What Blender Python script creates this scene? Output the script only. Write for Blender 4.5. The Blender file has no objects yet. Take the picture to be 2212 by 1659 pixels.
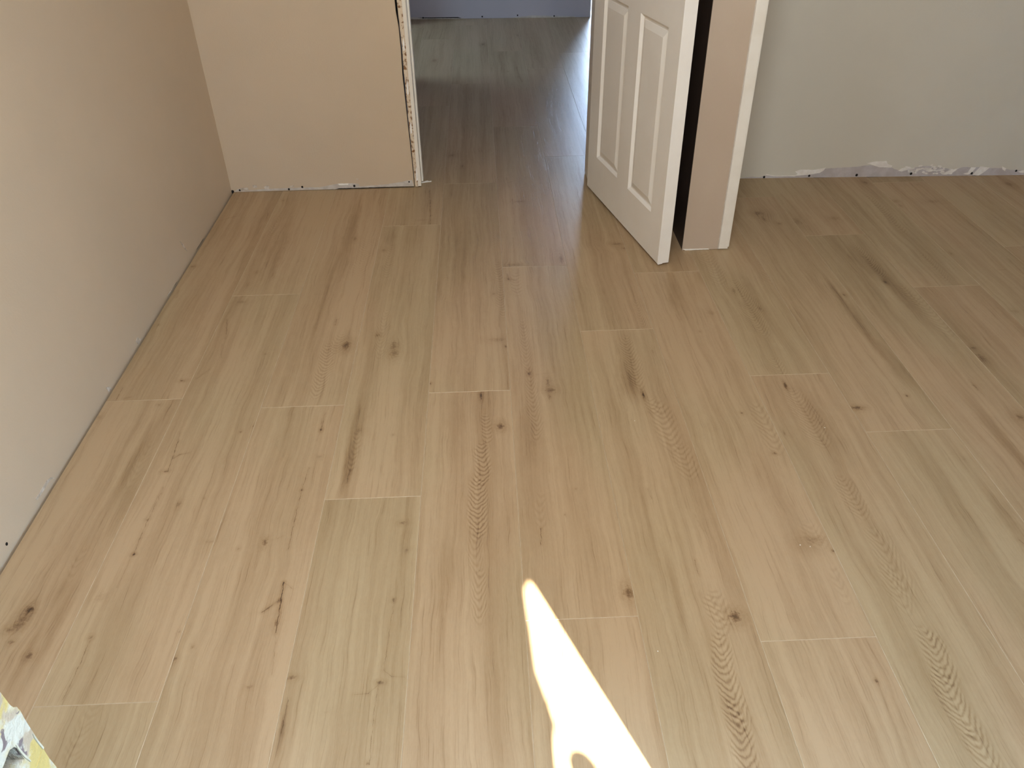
import bpy, bmesh, math, random
from mathutils import Vector, Matrix
from mathutils.geometry import tessellate_polygon

# ------------------------------------------------------------ units and camera
W = 0.2286                                  # width of one floor plank, metres
F_PX, PITCH, YAW, ROLL = 1718.265, 0.632314, 0.031195, 0.0158124
CAM = Vector((4.7783*W, 0.0, 5.8268*W))
SC = bpy.context.scene
COL = SC.collection

def ray(px, py):
    """direction of sight through a point of the photograph, in world axes"""
    x = (px-1106)/F_PX; y = (py-829.5)/F_PX
    c, s = math.cos(ROLL), math.sin(ROLL); x, y = c*x-s*y, s*x+c*y
    d = (x, math.cos(PITCH)-y*math.sin(PITCH), -math.sin(PITCH)-y*math.cos(PITCH))
    c, s = math.cos(YAW), math.sin(YAW)
    return Vector((c*d[0]+s*d[1], -s*d[0]+c*d[1], d[2]))

def ground(px, py, z=0.0):
    d = ray(px, py); t = (z-CAM.z)/d.z
    return CAM+d*t

def on_plane(px, py, p0, n):
    d = ray(px, py); t = (p0-CAM).dot(n)/d.dot(n)
    return CAM+d*t

cam_data = bpy.data.cameras.new('camera'); cam = bpy.data.objects.new('camera', cam_data)
COL.objects.link(cam); SC.camera = cam
def lin(x, y):
    return ray(1106+x*F_PX, 829.5+y*F_PX)
fw = lin(0, 0); rt = lin(1, 0)-fw; dn = lin(0, 1)-fw
cam.matrix_world = Matrix(((rt.x, -dn.x, -fw.x, CAM.x), (rt.y, -dn.y, -fw.y, CAM.y), (rt.z, -dn.z, -fw.z, CAM.z), (0, 0, 0, 1)))
cam_data.sensor_width = 36; cam_data.lens = F_PX/2212*36
cam_data.clip_start = 0.02

# ------------------------------------------------------------ exposure, sky, sun, lights
SC.view_settings.view_transform = 'Standard'; SC.view_settings.look = 'None'
SC.view_settings.gamma = 1; SC.view_settings.use_curve_mapping = False
SC.view_settings.exposure = 0.0
wd = bpy.data.worlds.new('sky'); SC.world = wd; wd.use_nodes = True
wd.node_tree.nodes['Background'].inputs[0].default_value = (0.46, 0.72, 1.06, 1)
wd.node_tree.nodes['Background'].inputs[1].default_value = 26.0

SLOPE = 0.4269                               # sideways drift of the sun rays per metre into the room
SUN_EL = math.radians(45)
sd = bpy.data.lights.new('sun', 'SUN'); sd.energy = 45; sd.angle = math.radians(0.45); sd.color = (1, 0.93, 0.82)
so = bpy.data.objects.new('sun', sd); COL.objects.link(so)
h = Vector((-SLOPE, 1, 0)).normalized()*math.cos(SUN_EL); sundir = Vector((h.x, h.y, -math.sin(SUN_EL)))
so.rotation_euler = sundir.to_track_quat('-Z', 'Y').to_euler(); so.location = (1.5, -2, 3)

def area(name, loc, target, sx, sy, power, color, spread=180):
    l = bpy.data.lights.new(name, 'AREA'); l.shape = 'RECTANGLE'; l.size = sx; l.size_y = sy
    l.energy = power; l.color = color; l.spread = math.radians(spread)
    o = bpy.data.objects.new(name, l); COL.objects.link(o); o.location = loc
    o.rotation_euler = (Vector(target)-Vector(loc)).to_track_quat('-Z', 'Y').to_euler()
    return o
area('daylight_doorway', (1.2, 0.30, 1.90), (1.2, 3.0, 0.3), 0.7, 0.7, 38, (0.97, 1.0, 1.02))
area('fill_side', (4.1, 1.2, 1.5), (1.0, 1.8, 1.0), 1.0, 1.0, 4, (0.97, 1.0, 1.04))  # added fill lamp at the unseen right wall, evens out the room
area('daylight_hall_right', (9.75*W, 36.3*W, 0.88), (8.6*W, 28*W, 0.4), 0.5, 1.4, 70, (0.66, 0.88, 1.22))
area('daylight_hall_left', (-5.5*W, 24.0*W, 1.35), (4*W, 23.2*W, 0.2), 1.0, 0.9, 30, (0.64, 0.92, 1.22))

# ------------------------------------------------------------ materials
def srgb(r, g, b):
    f = lambda c: (c/255/12.92) if c/255 <= 0.04045 else ((c/255+0.055)/1.055)**2.4
    return (f(r), f(g), f(b), 1)

class NB:
    """tiny node builder"""
    def __init__(s, nt): s.nt = nt
    def n(s, t, **k):
        nd = s.nt.nodes.new(t)
        for a, b in k.items(): setattr(nd, a, b)
        return nd
    def l(s, a, b): s.nt.links.new(a, b)
    def val(s, sock, v):
        if isinstance(v, bpy.types.NodeSocket): s.l(v, sock)
        elif v is not None: sock.default_value = v
    def m(s, op, a, b=None, c=None, clamp=False):
        nd = s.n('ShaderNodeMath', operation=op, use_clamp=clamp)
        s.val(nd.inputs[0], a); s.val(nd.inputs[1], b); s.val(nd.inputs[2], c)
        return nd.outputs[0]
    def comb(s, x, y, z=0.0):
        nd = s.n('ShaderNodeCombineXYZ')
        for i, v in enumerate((x, y, z)): s.val(nd.inputs[i], v)
        return nd.outputs[0]
    def noise(s, vec, scale=1, detail=2, rough=0.5, dist=0.0):
        nd = s.n('ShaderNodeTexNoise'); s.l(vec, nd.inputs['Vector'])
        nd.inputs['Scale'].default_value = scale; nd.inputs['Detail'].default_value = detail
        nd.inputs['Roughness'].default_value = rough; nd.inputs['Distortion'].default_value = dist
        return nd.outputs['Fac']
    def ss(s, x, a, b, to0=0.0, to1=1.0):
        nd = s.n('ShaderNodeMapRange', interpolation_type='SMOOTHSTEP')
        s.val(nd.inputs[0], x); s.val(nd.inputs[1], a); s.val(nd.inputs[2], b); s.val(nd.inputs[3], to0); s.val(nd.inputs[4], to1)
        return nd.outputs[0]
    def mix(s, f, a, b):
        nd = s.n('ShaderNodeMix', data_type='RGBA'); s.val(nd.inputs[0], f); s.val(nd.inputs[6], a); s.val(nd.inputs[7], b)
        return nd.outputs[2]

def new_mat(name):
    m = bpy.data.materials.new(name); m.use_nodes = True
    return m, NB(m.node_tree), m.node_tree.nodes['Principled BSDF']

def plain(name, col, rough=0.6, col2=None, scale=6, bump=0.0, bscale=250, spec=0.5, lo=0.35, hi=0.65):
    m, b, p = new_mat(name)
    tc = b.n('ShaderNodeTexCoord').outputs['Object']
    if col2:
        f = b.ss(b.noise(tc, scale, 5, 0.6), lo, hi); b.l(b.mix(f, col, col2), p.inputs['Base Color'])
    else: p.inputs['Base Color'].default_value = col
    p.inputs['Roughness'].default_value = rough; p.inputs['Specular IOR Level'].default_value = spec
    if bump:
        bp = b.n('ShaderNodeBump'); bp.inputs['Strength'].default_value = 1; bp.inputs['Distance'].default_value = bump
        b.l(b.noise(tc, bscale, 3, 0.6), bp.inputs['Height']); b.l(bp.outputs[0], p.inputs['Normal'])
    return m

BEIGE = plain('beige_wall_paint', srgb(203, 182, 154), 0.55, srgb(199, 179, 152), 2.2, 0.0004, 160, 0.35)
GREY = plain('greige_closet_paint', srgb(220, 215, 201), 0.6, srgb(216, 211, 197), 2.2, 0.0004, 160, 0.35)
COOL = plain('grey_hall_paint', srgb(190, 184, 190), 0.6, srgb(185, 180, 186), 2.2, 0.0004, 160, 0.3)
POST = plain('warm_post_paint', srgb(196, 178, 158), 0.5, srgb(191, 172, 152), 3, 0.0004, 160, 0.4)
CEIL = plain('ceiling_white', srgb(206, 198, 186), 0.8)
WHITE = plain('white_semi_gloss', srgb(236, 229, 216), 0.38, srgb(230, 222, 208), 5, 0.00015, 90)
DOORW = plain('door_paint', srgb(245, 241, 233), 0.4, srgb(241, 236, 227), 4, 0.0002, 120)
TRIMW = plain('casing_white', srgb(240, 235, 224), 0.42, srgb(234, 227, 214), 9, 0.0002, 90)
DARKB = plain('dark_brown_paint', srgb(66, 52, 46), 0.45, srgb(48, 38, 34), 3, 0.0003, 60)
BLACK = plain('gap_shade', srgb(22, 19, 17), 0.9)  # near-black stands in for shade in gaps, wall core and nail holes
PRIMER = plain('pale_primer', srgb(206, 198, 188), 0.8, srgb(188, 178, 166), 30, 0.0005, 200)
BAREG = plain('bare_drywall_grey', srgb(204, 197, 196), 0.85, srgb(190, 182, 180), 25, 0.0005, 220)
TORN = plain('torn_paper_white', srgb(250, 246, 240), 0.85, srgb(238, 232, 224), 40, 0.0006, 260)
PLAST = plain('plaster_scab', srgb(214, 204, 190), 0.85, srgb(180, 166, 148), 60, 0.0006, 260)
CRUMB = plain('crumb_white', srgb(250, 246, 236), 0.8)
ROUGHJ = plain('scraped_caulk', srgb(222, 204, 178), 0.8, srgb(140, 102, 68), 55, 0.0012, 150, lo=0.5, hi=0.6)
METAL = plain('brushed_nickel', srgb(180, 176, 168), 0.3); METAL.node_tree.nodes['Principled BSDF'].inputs['Metallic'].default_value = 1
CLOTH = plain('blocker_cloth', srgb(120, 112, 100), 0.95, srgb(108, 100, 90), 20)
STAKE = plain('blocker_wood', srgb(150, 120, 84), 0.7, srgb(120, 92, 60), 20)
SLAB = plain('concrete', srgb(120, 118, 112), 0.9, srgb(104, 101, 96), 8, 0.001, 80)
SUBF = plain('underlay', srgb(40, 36, 32), 0.9)

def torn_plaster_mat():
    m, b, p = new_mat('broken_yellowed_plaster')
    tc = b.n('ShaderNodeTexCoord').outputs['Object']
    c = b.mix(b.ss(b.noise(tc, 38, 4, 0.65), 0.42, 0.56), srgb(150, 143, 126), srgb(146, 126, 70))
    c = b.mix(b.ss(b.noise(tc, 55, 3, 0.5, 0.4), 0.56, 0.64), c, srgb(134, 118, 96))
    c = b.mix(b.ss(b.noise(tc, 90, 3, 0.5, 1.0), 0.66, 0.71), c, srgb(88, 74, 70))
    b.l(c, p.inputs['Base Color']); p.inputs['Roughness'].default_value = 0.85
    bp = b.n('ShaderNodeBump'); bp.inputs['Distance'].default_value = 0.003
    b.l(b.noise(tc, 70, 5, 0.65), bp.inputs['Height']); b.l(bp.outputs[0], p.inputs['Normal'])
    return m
BROKEN = torn_plaster_mat()  # plaster and flake tones darkened to offset excess sky light here
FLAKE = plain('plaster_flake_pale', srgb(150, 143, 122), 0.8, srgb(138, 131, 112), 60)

# --- node groups for the figure of the wood
def group(name, ins):
    g = bpy.data.node_groups.new(name, 'ShaderNodeTree'); b = NB(g)
    for i, d in ins:
        s = g.interface.new_socket(i, in_out='INPUT', socket_type='NodeSocketFloat'); s.default_value = d
    g.interface.new_socket('Out', in_out='OUTPUT', socket_type='NodeSocketFloat')
    gi = b.n('NodeGroupInput').outputs; go = b.n('NodeGroupOutput')
    return g, b, gi, go

def make_knot():
    g, b, i, o = group('knot_figure', [('u', 0), ('v', 0), ('uc', 0), ('vc', 0), ('ru', .01), ('rv', .02), ('amp', .5)])
    du = b.m('SUBTRACT', i['u'], i['uc']); dv = b.m('SUBTRACT', i['v'], i['vc'])
    w = b.noise(b.comb(i['u'], i['v']), 130, 3, 0.6); w2 = b.noise(b.comb(i['v'], i['u'], 3.0), 130, 3, 0.6)
    a = b.m('DIVIDE', du, i['ru']); a = b.m('ADD', a, b.m('MULTIPLY', b.m('SUBTRACT', w, 0.5), 3.0))
    c = b.m('DIVIDE', dv, i['rv']); c = b.m('ADD', c, b.m('MULTIPLY', b.m('SUBTRACT', w2, 0.5), 2.6))
    r = b.m('SQRT', b.m('ADD', b.m('MULTIPLY', a, a), b.m('MULTIPLY', c, c)))
    core = b.ss(r, 1.5, 0.1)
    halo = b.m('MULTIPLY', b.ss(r, 4.2, 0.6), 0.36)
    ring = b.m('MULTIPLY', b.m('MULTIPLY', b.m('SINE', b.m('MULTIPLY', r, 7.0)), b.ss(r, 3.6, 1.0)), 0.06)
    b.l(b.m('MULTIPLY', b.m('ADD', b.m('ADD', core, halo), ring), i['amp']), o.inputs[0]); return g
def make_crack():
    g, b, i, o = group('crack_figure', [('u', 0), ('v', 0), ('ua', 0), ('va', 0), ('ub', 0), ('vb', 1), ('w', .002), ('amp', .5)])
    nz = b.noise(b.comb(i['u'], i['v']), 60, 3, 0.6)
    u = b.m('ADD', i['u'], b.m('MULTIPLY', b.m('SUBTRACT', nz, 0.5), 0.008))
    pu = b.m('SUBTRACT', u, i['ua']); pv = b.m('SUBTRACT', i['v'], i['va'])
    bu = b.m('SUBTRACT', i['ub'], i['ua']); bv = b.m('SUBTRACT', i['vb'], i['va'])
    dot = b.m('ADD', b.m('MULTIPLY', pu, bu), b.m('MULTIPLY', pv, bv))
    ll = b.m('ADD', b.m('MULTIPLY', bu, bu), b.m('MULTIPLY', bv, bv))
    t = b.m('DIVIDE', dot, ll, clamp=True)
    eu = b.m('SUBTRACT', pu, b.m('MULTIPLY', bu, t)); ev = b.m('SUBTRACT', pv, b.m('MULTIPLY', bv, t))
    d = b.m('SQRT', b.m('ADD', b.m('MULTIPLY', eu, eu), b.m('MULTIPLY', ev, ev)))
    n2 = b.ss(b.noise(b.comb(i['u'], i['v'], 5.0), 45, 3, 0.7), 0.3, 0.65, 0.35, 1.0)
    wd_ = b.m('MULTIPLY', i['w'], n2)
    core = b.m('MULTIPLY', b.ss(d, wd_, b.m('MULTIPLY', wd_, 0.2)), n2)
    halo = b.m('MULTIPLY', b.ss(d, b.m('MULTIPLY', i['w'], 7.0), 0.0), 0.22)
    b.l(b.m('MULTIPLY', b.m('ADD', core, halo), i['amp']), o.inputs[0]); return g
def make_cath():
    g, b, i, o = group('cathedral_figure', [('u', 0), ('v', 0), ('uc', 0), ('vc', 0), ('hw', .03), ('hl', .2), ('per', .014), ('sharp', 2), ('amp', .3), ('lean', 0)])
    dv = b.m('SUBTRACT', i['v'], i['vc'])
    wob = b.m('MULTIPLY', b.m('SUBTRACT', b.noise(b.comb(0.0, i['v'], 7.0), 9, 2, 0.5), 0.5), 0.03)
    du = b.m('SUBTRACT', b.m('SUBTRACT', b.m('SUBTRACT', i['u'], i['uc']), b.m('MULTIPLY', dv, i['lean'])), wob)
    au = b.m('SQRT', b.m('ADD', b.m('MULTIPLY', du, du), 0.00006))
    nz = b.noise(b.comb(i['u'], b.m('MULTIPLY', i['v'], 0.45)), 75, 3, 0.55)
    ph = b.m('SUBTRACT', dv, b.m('MULTIPLY', au, i['sharp']))
    ph = b.m('ADD', ph, b.m('MULTIPLY', nz, 0.020))
    ph = b.m('MULTIPLY', b.m('DIVIDE', ph, b.m('MULTIPLY', i['per'], 1.25)), 6.2832)
    ln = b.m('POWER', b.m('MULTIPLY_ADD', b.m('SINE', ph), 0.5, 0.5), 1.6)
    qu = b.m('DIVIDE', du, i['hw']); qv = b.m('DIVIDE', dv, i['hl'])
    q = b.m('ADD', b.m('MULTIPLY', qu, qu), b.m('MULTIPLY', b.m('MULTIPLY', qv, qv), b.m('MULTIPLY', qv, qv)))
    mask = b.ss(q, 1.15, 0.35)
    halo = b.m('MULTIPLY', b.ss(q, 3.5, 0.5), 0.12)
    lift = b.m('MULTIPLY', mask, -0.30)
    b.l(b.m('MULTIPLY', b.m('ADD', b.m('ADD', b.m('MULTIPLY', ln, mask), halo), lift), i['amp']), o.inputs[0]); return g
def make_band():
    g, b, i, o = group('band_figure', [('u', 0), ('v', 0), ('uc', 0), ('vc', 0), ('ru', .02), ('rv', .2), ('amp', .2)])
    nz = b.noise(b.comb(b.m('MULTIPLY', i['u'], 4.0), i['v']), 14, 4, 0.6)
    a = b.m('DIVIDE', b.m('SUBTRACT', i['u'], i['uc']), i['ru']); c = b.m('DIVIDE', b.m('SUBTRACT', i['v'], i['vc']), i['rv'])
    a = b.m('ADD', a, b.m('MULTIPLY', b.m('SUBTRACT', nz, 0.5), 1.5))
    r = b.m('SQRT', b.m('ADD', b.m('MULTIPLY', a, a), b.m('MULTIPLY', c, c)))
    b.l(b.m('MULTIPLY', b.ss(r, 1.3, 0.1), i['amp']), o.inputs[0]); return g
GR = {'knot': make_knot(), 'crack': make_crack(), 'cath': make_cath(), 'band': make_band()}

AMP = {'knot': 0.50, 'crack': 0.6, 'cath': 0.36, 'band': 1.2}; AMPI = {'knot': 4, 'crack': 5, 'cath': 6, 'band': 4}
def wood_mat(name, feats, tone=0.0):
    m, b, p = new_mat(name)
    sx = b.n('ShaderNodeSeparateXYZ'); b.l(b.n('ShaderNodeTexCoord').outputs['Object'], sx.inputs[0])
    u, v = sx.outputs[0], sx.outputs[1]
    rnd = b.m('MULTIPLY', b.n('ShaderNodeObjectInfo').outputs['Random'], 60.0)
    wob = b.m('SUBTRACT', b.noise(b.comb(b.m('MULTIPLY', u, 3.0), b.m('MULTIPLY', v, 1.6), rnd), 2.2, 3, 0.55), 0.5)
    wob2 = b.m('SUBTRACT', b.noise(b.comb(u, b.m('MULTIPLY', v, 0.6), b.m('ADD', rnd, 9.0)), 24, 2, 0.5), 0.5)
    uw = b.m('ADD', u, b.m('ADD', b.m('MULTIPLY', wob, 0.034), b.m('MULTIPLY', wob2, 0.004)))
    # grain runs round the knots
    for k, f in feats:
        if k == 'knot' and f[4] > 0.35:
            du = b.m('DIVIDE', b.m('SUBTRACT', u, f[0]), f[2]*2.6); dv = b.m('DIVIDE', b.m('SUBTRACT', v, f[1]), f[3]*3.2)
            e = b.m('EXPONENT', b.m('MULTIPLY', b.m('ADD', b.m('MULTIPLY', du, du), b.m('MULTIPLY', dv, dv)), -1.0))
            uw = b.m('SUBTRACT', uw, b.m('MULTIPLY', b.m('MULTIPLY', du, e), f[2]*1.3))
    n1 = b.noise(b.comb(b.m('MULTIPLY', uw, 17.0), b.m('MULTIPLY', v, 0.75), rnd), 1, 4, 0.55)
    n2 = b.noise(b.comb(b.m('MULTIPLY', uw, 105.0), b.m('MULTIPLY', v, 2.2), rnd), 1, 4, 0.6)
    n3 = b.noise(b.comb(b.m('MULTIPLY', uw, 420.0), b.m('MULTIPLY', v, 7.0), rnd), 1, 3, 0.6)
    n4 = b.noise(b.comb(b.m('MULTIPLY', uw, 60.0), b.m('MULTIPLY', v, 26.0), rnd), 1, 3, 0.6)
    n5 = b.noise(b.comb(b.m('MULTIPLY', u, 2.5), b.m('MULTIPLY', v, 1.0), b.m('ADD', rnd, 4.0)), 1, 2, 0.5)
    d = b.m('MULTIPLY', b.ss(n1, 0.28, 0.76), 0.24)
    d = b.m('MULTIPLY_ADD', b.m('SUBTRACT', n2, 0.5), 0.34, d)
    pore = b.m('MULTIPLY', b.ss(n3, 0.52, 0.72), b.ss(n2, 0.38, 0.62, 0.25, 1.0))
    d = b.m('MULTIPLY_ADD', pore, 0.20, d)
    d = b.m('MULTIPLY_ADD', b.m('SUBTRACT', n4, 0.5), 0.10, d)
    d = b.m('MULTIPLY_ADD', b.m('SUBTRACT', n5, 0.5), 0.22, d)
    n6 = b.noise(b.comb(b.m('MULTIPLY', u, 700.0), b.m('MULTIPLY', v, 90.0), rnd), 1, 2, 0.6)
    d = b.m('MULTIPLY_ADD', b.m('SUBTRACT', n6, 0.5), 0.16, d)
    d = b.m('ADD', d, tone)
    for k, f in feats:
        nd = b.n('ShaderNodeGroup'); nd.node_tree = GR[k]
        b.l(b.m('MULTIPLY_ADD', d, 1e-7, u), nd.inputs[0]); b.l(b.m('MULTIPLY_ADD', d, 1e-7, v), nd.inputs[1])
        for j, x in enumerate(f): nd.inputs[2+j].default_value = x*AMP[k] if j == AMPI[k] else x
        d = b.m('ADD', d, nd.outputs[0])
    r = b.n('ShaderNodeValToRGB'); b.l(d, r.inputs[0])
    e = r.color_ramp.elements
    e[0].position = 0.0; e[0].color = srgb(181, 157, 124); e[1].position = 1.0; e[1].color = srgb(62, 46, 33)
    x = r.color_ramp.elements.new(0.28); x.color = srgb(160, 134, 101)
    x = r.color_ramp.elements.new(0.55); x.color = srgb(121, 95, 67)
    hue = b.mix(b.ss(n5, 0.35, 0.65), (1.02, 0.985, 0.97, 1), (0.985, 1.01, 0.985, 1))
    mul = b.n('ShaderNodeMix', data_type='RGBA', blend_type='MULTIPLY'); mul.inputs[0].default_value = 1
    b.l(r.outputs[0], mul.inputs[6]); b.l(hue, mul.inputs[7]); b.l(mul.outputs[2], p.inputs['Base Color'])
    b.l(b.m('MULTIPLY_ADD', d, 0.10, 0.37), p.inputs['Roughness'])
    p.inputs['Specular IOR Level'].default_value = 0.32
    bp = b.n('ShaderNodeBump'); bp.invert = True; bp.inputs['Strength'].default_value = 0.5; bp.inputs['Distance'].default_value = 0.00035
    b.l(b.m('ADD', d, pore), bp.inputs['Height']); b.l(bp.outputs[0], p.inputs['Normal'])
    return m
JOINT = plain('plank_bevel', srgb(198, 178, 148), 0.5, srgb(182, 160, 130), 40)

# ------------------------------------------------------------ mesh helpers
def link(name, bm, mats, parent=None, loc=None):
    me = bpy.data.meshes.new(name); bmesh.ops.recalc_face_normals(bm, faces=bm.faces[:]) if bm.faces else None
    bm.to_mesh(me); bm.free()
    for m in (mats if isinstance(mats, (list, tuple)) else [mats]): me.materials.append(m)
    o = bpy.data.objects.new(name, me); COL.objects.link(o)
    if loc is not None: o.location = loc
    if parent: o.parent = parent
    return o
def struct(o): o['kind'] = 'structure'; return o
def tag(o, label, cat, grp=None):
    o['label'] = label; o['category'] = cat
    if grp: o['group'] = grp
    return o

def box_bm(x0, x1, y0, y1, z0, z1, bm=None, bevel=0):
    bm = bm or bmesh.new()
    vs = [bm.verts.new((x, y, z)) for z in (z0, z1) for y in (y0, y1) for x in (x0, x1)]
    fs = [bm.faces.new([vs[i] for i in q]) for q in ((0, 2, 3, 1), (4, 5, 7, 6), (0, 1, 5, 4), (2, 6, 7, 3), (0, 4, 6, 2), (1, 3, 7, 5))]
    if bevel:
        bmesh.ops.bevel(bm, geom=list({e for f in fs for e in f.edges}), offset=bevel, segments=2, affect='EDGES', profile=0.6)
    return bm
def box(name, x0, x1, y0, y1, z0, z1, mat, parent=None, bevel=0):
    return link(name, box_bm(x0, x1, y0, y1, z0, z1, None, bevel), mat, parent)

def prism_bm(pts, ext, bm=None):
    """pts: loop of 3-D points, ext: extrusion vector"""
    bm = bm or bmesh.new()
    a = [bm.verts.new(p) for p in pts]; c = [bm.verts.new(Vector(p)+Vector(ext)) for p in pts]
    n = len(a)
    for t in tessellate_polygon([[Vector(p) for p in pts]]):
        try: bm.faces.new([a[i] for i in t]); bm.faces.new([c[i] for i in reversed(t)])
        except ValueError: pass
    for i in range(n):
        bm.faces.new((a[i], a[(i+1) % n], c[(i+1) % n], c[i]))
    return bm

# ------------------------------------------------------------ floor planks
floor = link('floor', box_bm(-8*W, 22*W, -0.9, 37*W, -0.05, -0.013), SUBF); struct(floor)
JY = {0: 7.875, 1: 3.78, 2: 7.64, 3: 6.03, 4: 7.822, 5: 4.415, 6: 9.11, 7: 4.10, 8: 7.95, 9: 6.795, 10: 5.19, 11: 10.01,
      12: 7.3, 13: 4.6, 14: 8.9, 15: 6.1, 16: 9.6, 17: 5.4, 18: 7.7, -1: 5.0, -2: 8.0, -3: 6.2, -4: 9.0, -5: 4.4}
PL = 6.60
FAR = 28.72
def row_joints(r):
    """y of every end joint of a row, in plank widths"""
    j = JY[r]
    while j > -3: j -= PL
    out = []
    while j < 38: out.append(j); j += PL
    return out
cells = []            # (row, y0, y1)
for r in range(-1, 19):
    js = row_joints(r)
    for a, c in zip(js, js[1:]):
        x_mid = r+0.5
        lo, hi = 0.0, 14.33
        if r < 0: lo = 14.88
        if 2 <= r <= 10: hi = 36.6
        if r < 2: hi = 14.300
        if r > 10: hi = 14.30-0.04*(r-9)
        if r >= 10 and False: pass
        if -1 <= r < 2: pass
        y0, y1 = max(a, lo), min(c, hi)
        if r < 0: continue
        if y1-y0 > 0.05: cells.append((r, y0, y1))

# figure of the wood, read from the photograph.  Z: origin and scale of each reading frame
ZF = {1: (300, 380, 3.386), 2: (850, 400, 3.386), 3: (1500, 380, 3.107), 4: (0, 800, 3.16), 5: (600, 800, 3.16),
      6: (1200, 800, 2.186), 7: (0, 1150, 2.212), 8: (1212, 1150, 2.212), 9: (820, 0, 3.858)}
KNOTS = {
 1: [(1515,1240,26,24,.9),(1745,1165,14,10,.5),(1865,1240,22,30,.5),(1868,1300,28,26,.5),(1580,460,10,12,.4),(1790,545,14,10,.45),(750,923,26,8,.35),(860,705,16,14,.25),
     (395,663,18,6,.45),(320,1497,20,6,.35),(145,1090,8,6,.35),(925,1303,8,6,.3),(2135,1520,6,10,.4),(1055,180,14,8,.25),(795,800,12,20,.25),(980,720,8,20,.3)],
 2: [(1228,540,14,32,.5),(880,582,45,7,.4),(838,685,10,8,.5),(735,795,9,7,.4),(990,1380,10,9,.7),(1128,1440,14,28,.5),(1150,1500,30,14,.55),(1140,1550,10,18,.45),(760,1130,50,14,.35),
     (822,1180,8,7,.6),(1640,430,46,9,.4),(1685,462,16,7,.5),(1828,1535,7,20,.6),(640,1540,8,18,.5),(270,1450,6,6,.6),(915,120,40,6,.3),(1895,1215,7,16,.3)],
 3: [(430,250,34,12,.45),(465,290,12,14,.45),(570,320,14,7,.45),(690,305,22,22,.4),(1145,45,14,9,.45),(1350,170,26,10,.4),(1385,200,10,10,.4),(940,285,36,12,.3),(1600,172,42,9,.3),
     (1280,712,8,9,.7),(1720,520,8,7,.35),(1005,798,9,7,.55),(265,770,7,14,.5),(440,890,10,8,.3),(1930,1225,22,26,.4),(1870,1155,20,8,.35),(1885,1415,8,24,.5),(610,1412,6,18,.75),
     (1425,1475,7,5,.5),(1085,1553,32,8,.5),(35,1043,8,5,.4),(110,920,22,16,.3),(2110,55,24,12,.4),(2155,910,20,10,.3),(1500,60,10,6,.2)],
 4: [(1130,690,18,7,.65),(912,1257,9,7,.7),(1220,915,12,18,.45),(1245,72,14,6,.35),(1645,420,8,8,.45),(1728,380,5,7,.4),(2192,405,8,8,.5),(2060,818,7,6,.5),(2180,590,16,9,.3),
     (1808,1175,14,20,.45),(1625,1218,8,5,.4),(200,1640,22,22,.5),(670,320,30,16,.25),(1085,235,9,5,.45),(1005,1022,10,7,.4),(1395,875,8,6,.25),(1440,1170,26,8,.25)],
 5: [(1520,382,20,18,.95),(1388,172,7,20,.5),(555,410,18,14,.25),(850,1042,20,9,.45),(880,1228,12,9,.3),(790,1560,8,8,.3),(785,440,8,4,.35),(1960,985,4,4,.4),(2035,810,5,3,.35),(295,408,7,7,.5)],
 6: [(415,115,5,10,.7),(880,202,5,4,.7),(1088,70,5,10,.8),(1035,392,9,5,.6),(1080,298,5,11,.45),(1430,180,24,8,.5),(1660,120,4,4,.5),(2195,222,18,14,.6),(345,1050,22,24,.75),
     (850,1165,20,22,.95),(1225,800,46,20,.35),(1312,852,7,6,.75),(1930,420,8,14,.2)],
 7: [(140,370,14,20,.45),(100,430,26,20,.45),(55,465,26,12,.4),(55,525,12,9,.5),(140,590,14,13,.6),(640,105,7,5,.5),(432,502,9,8,.5),(485,310,28,22,.2),(1265,45,12,18,.3),(1880,325,6,5,.45),
     (1815,717,14,7,.65),(1755,1105,7,7,.45),(1390,695,18,9,.55),(858,475,7,7,.4),(835,605,9,10,.55),(918,548,8,9,.4),(1190,740,14,6,.3),(1320,435,9,14,.5),(1555,860,12,5,.1)],
 8: [(1508,711,4,3,.8)],
 9: [(460,505,18,14,.45),(860,370,14,8,.5),(605,1295,26,12,.35),(1150,295,10,10,.35),(690,1385,6,10,.4),(1070,595,5,4,.4)],
}
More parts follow.
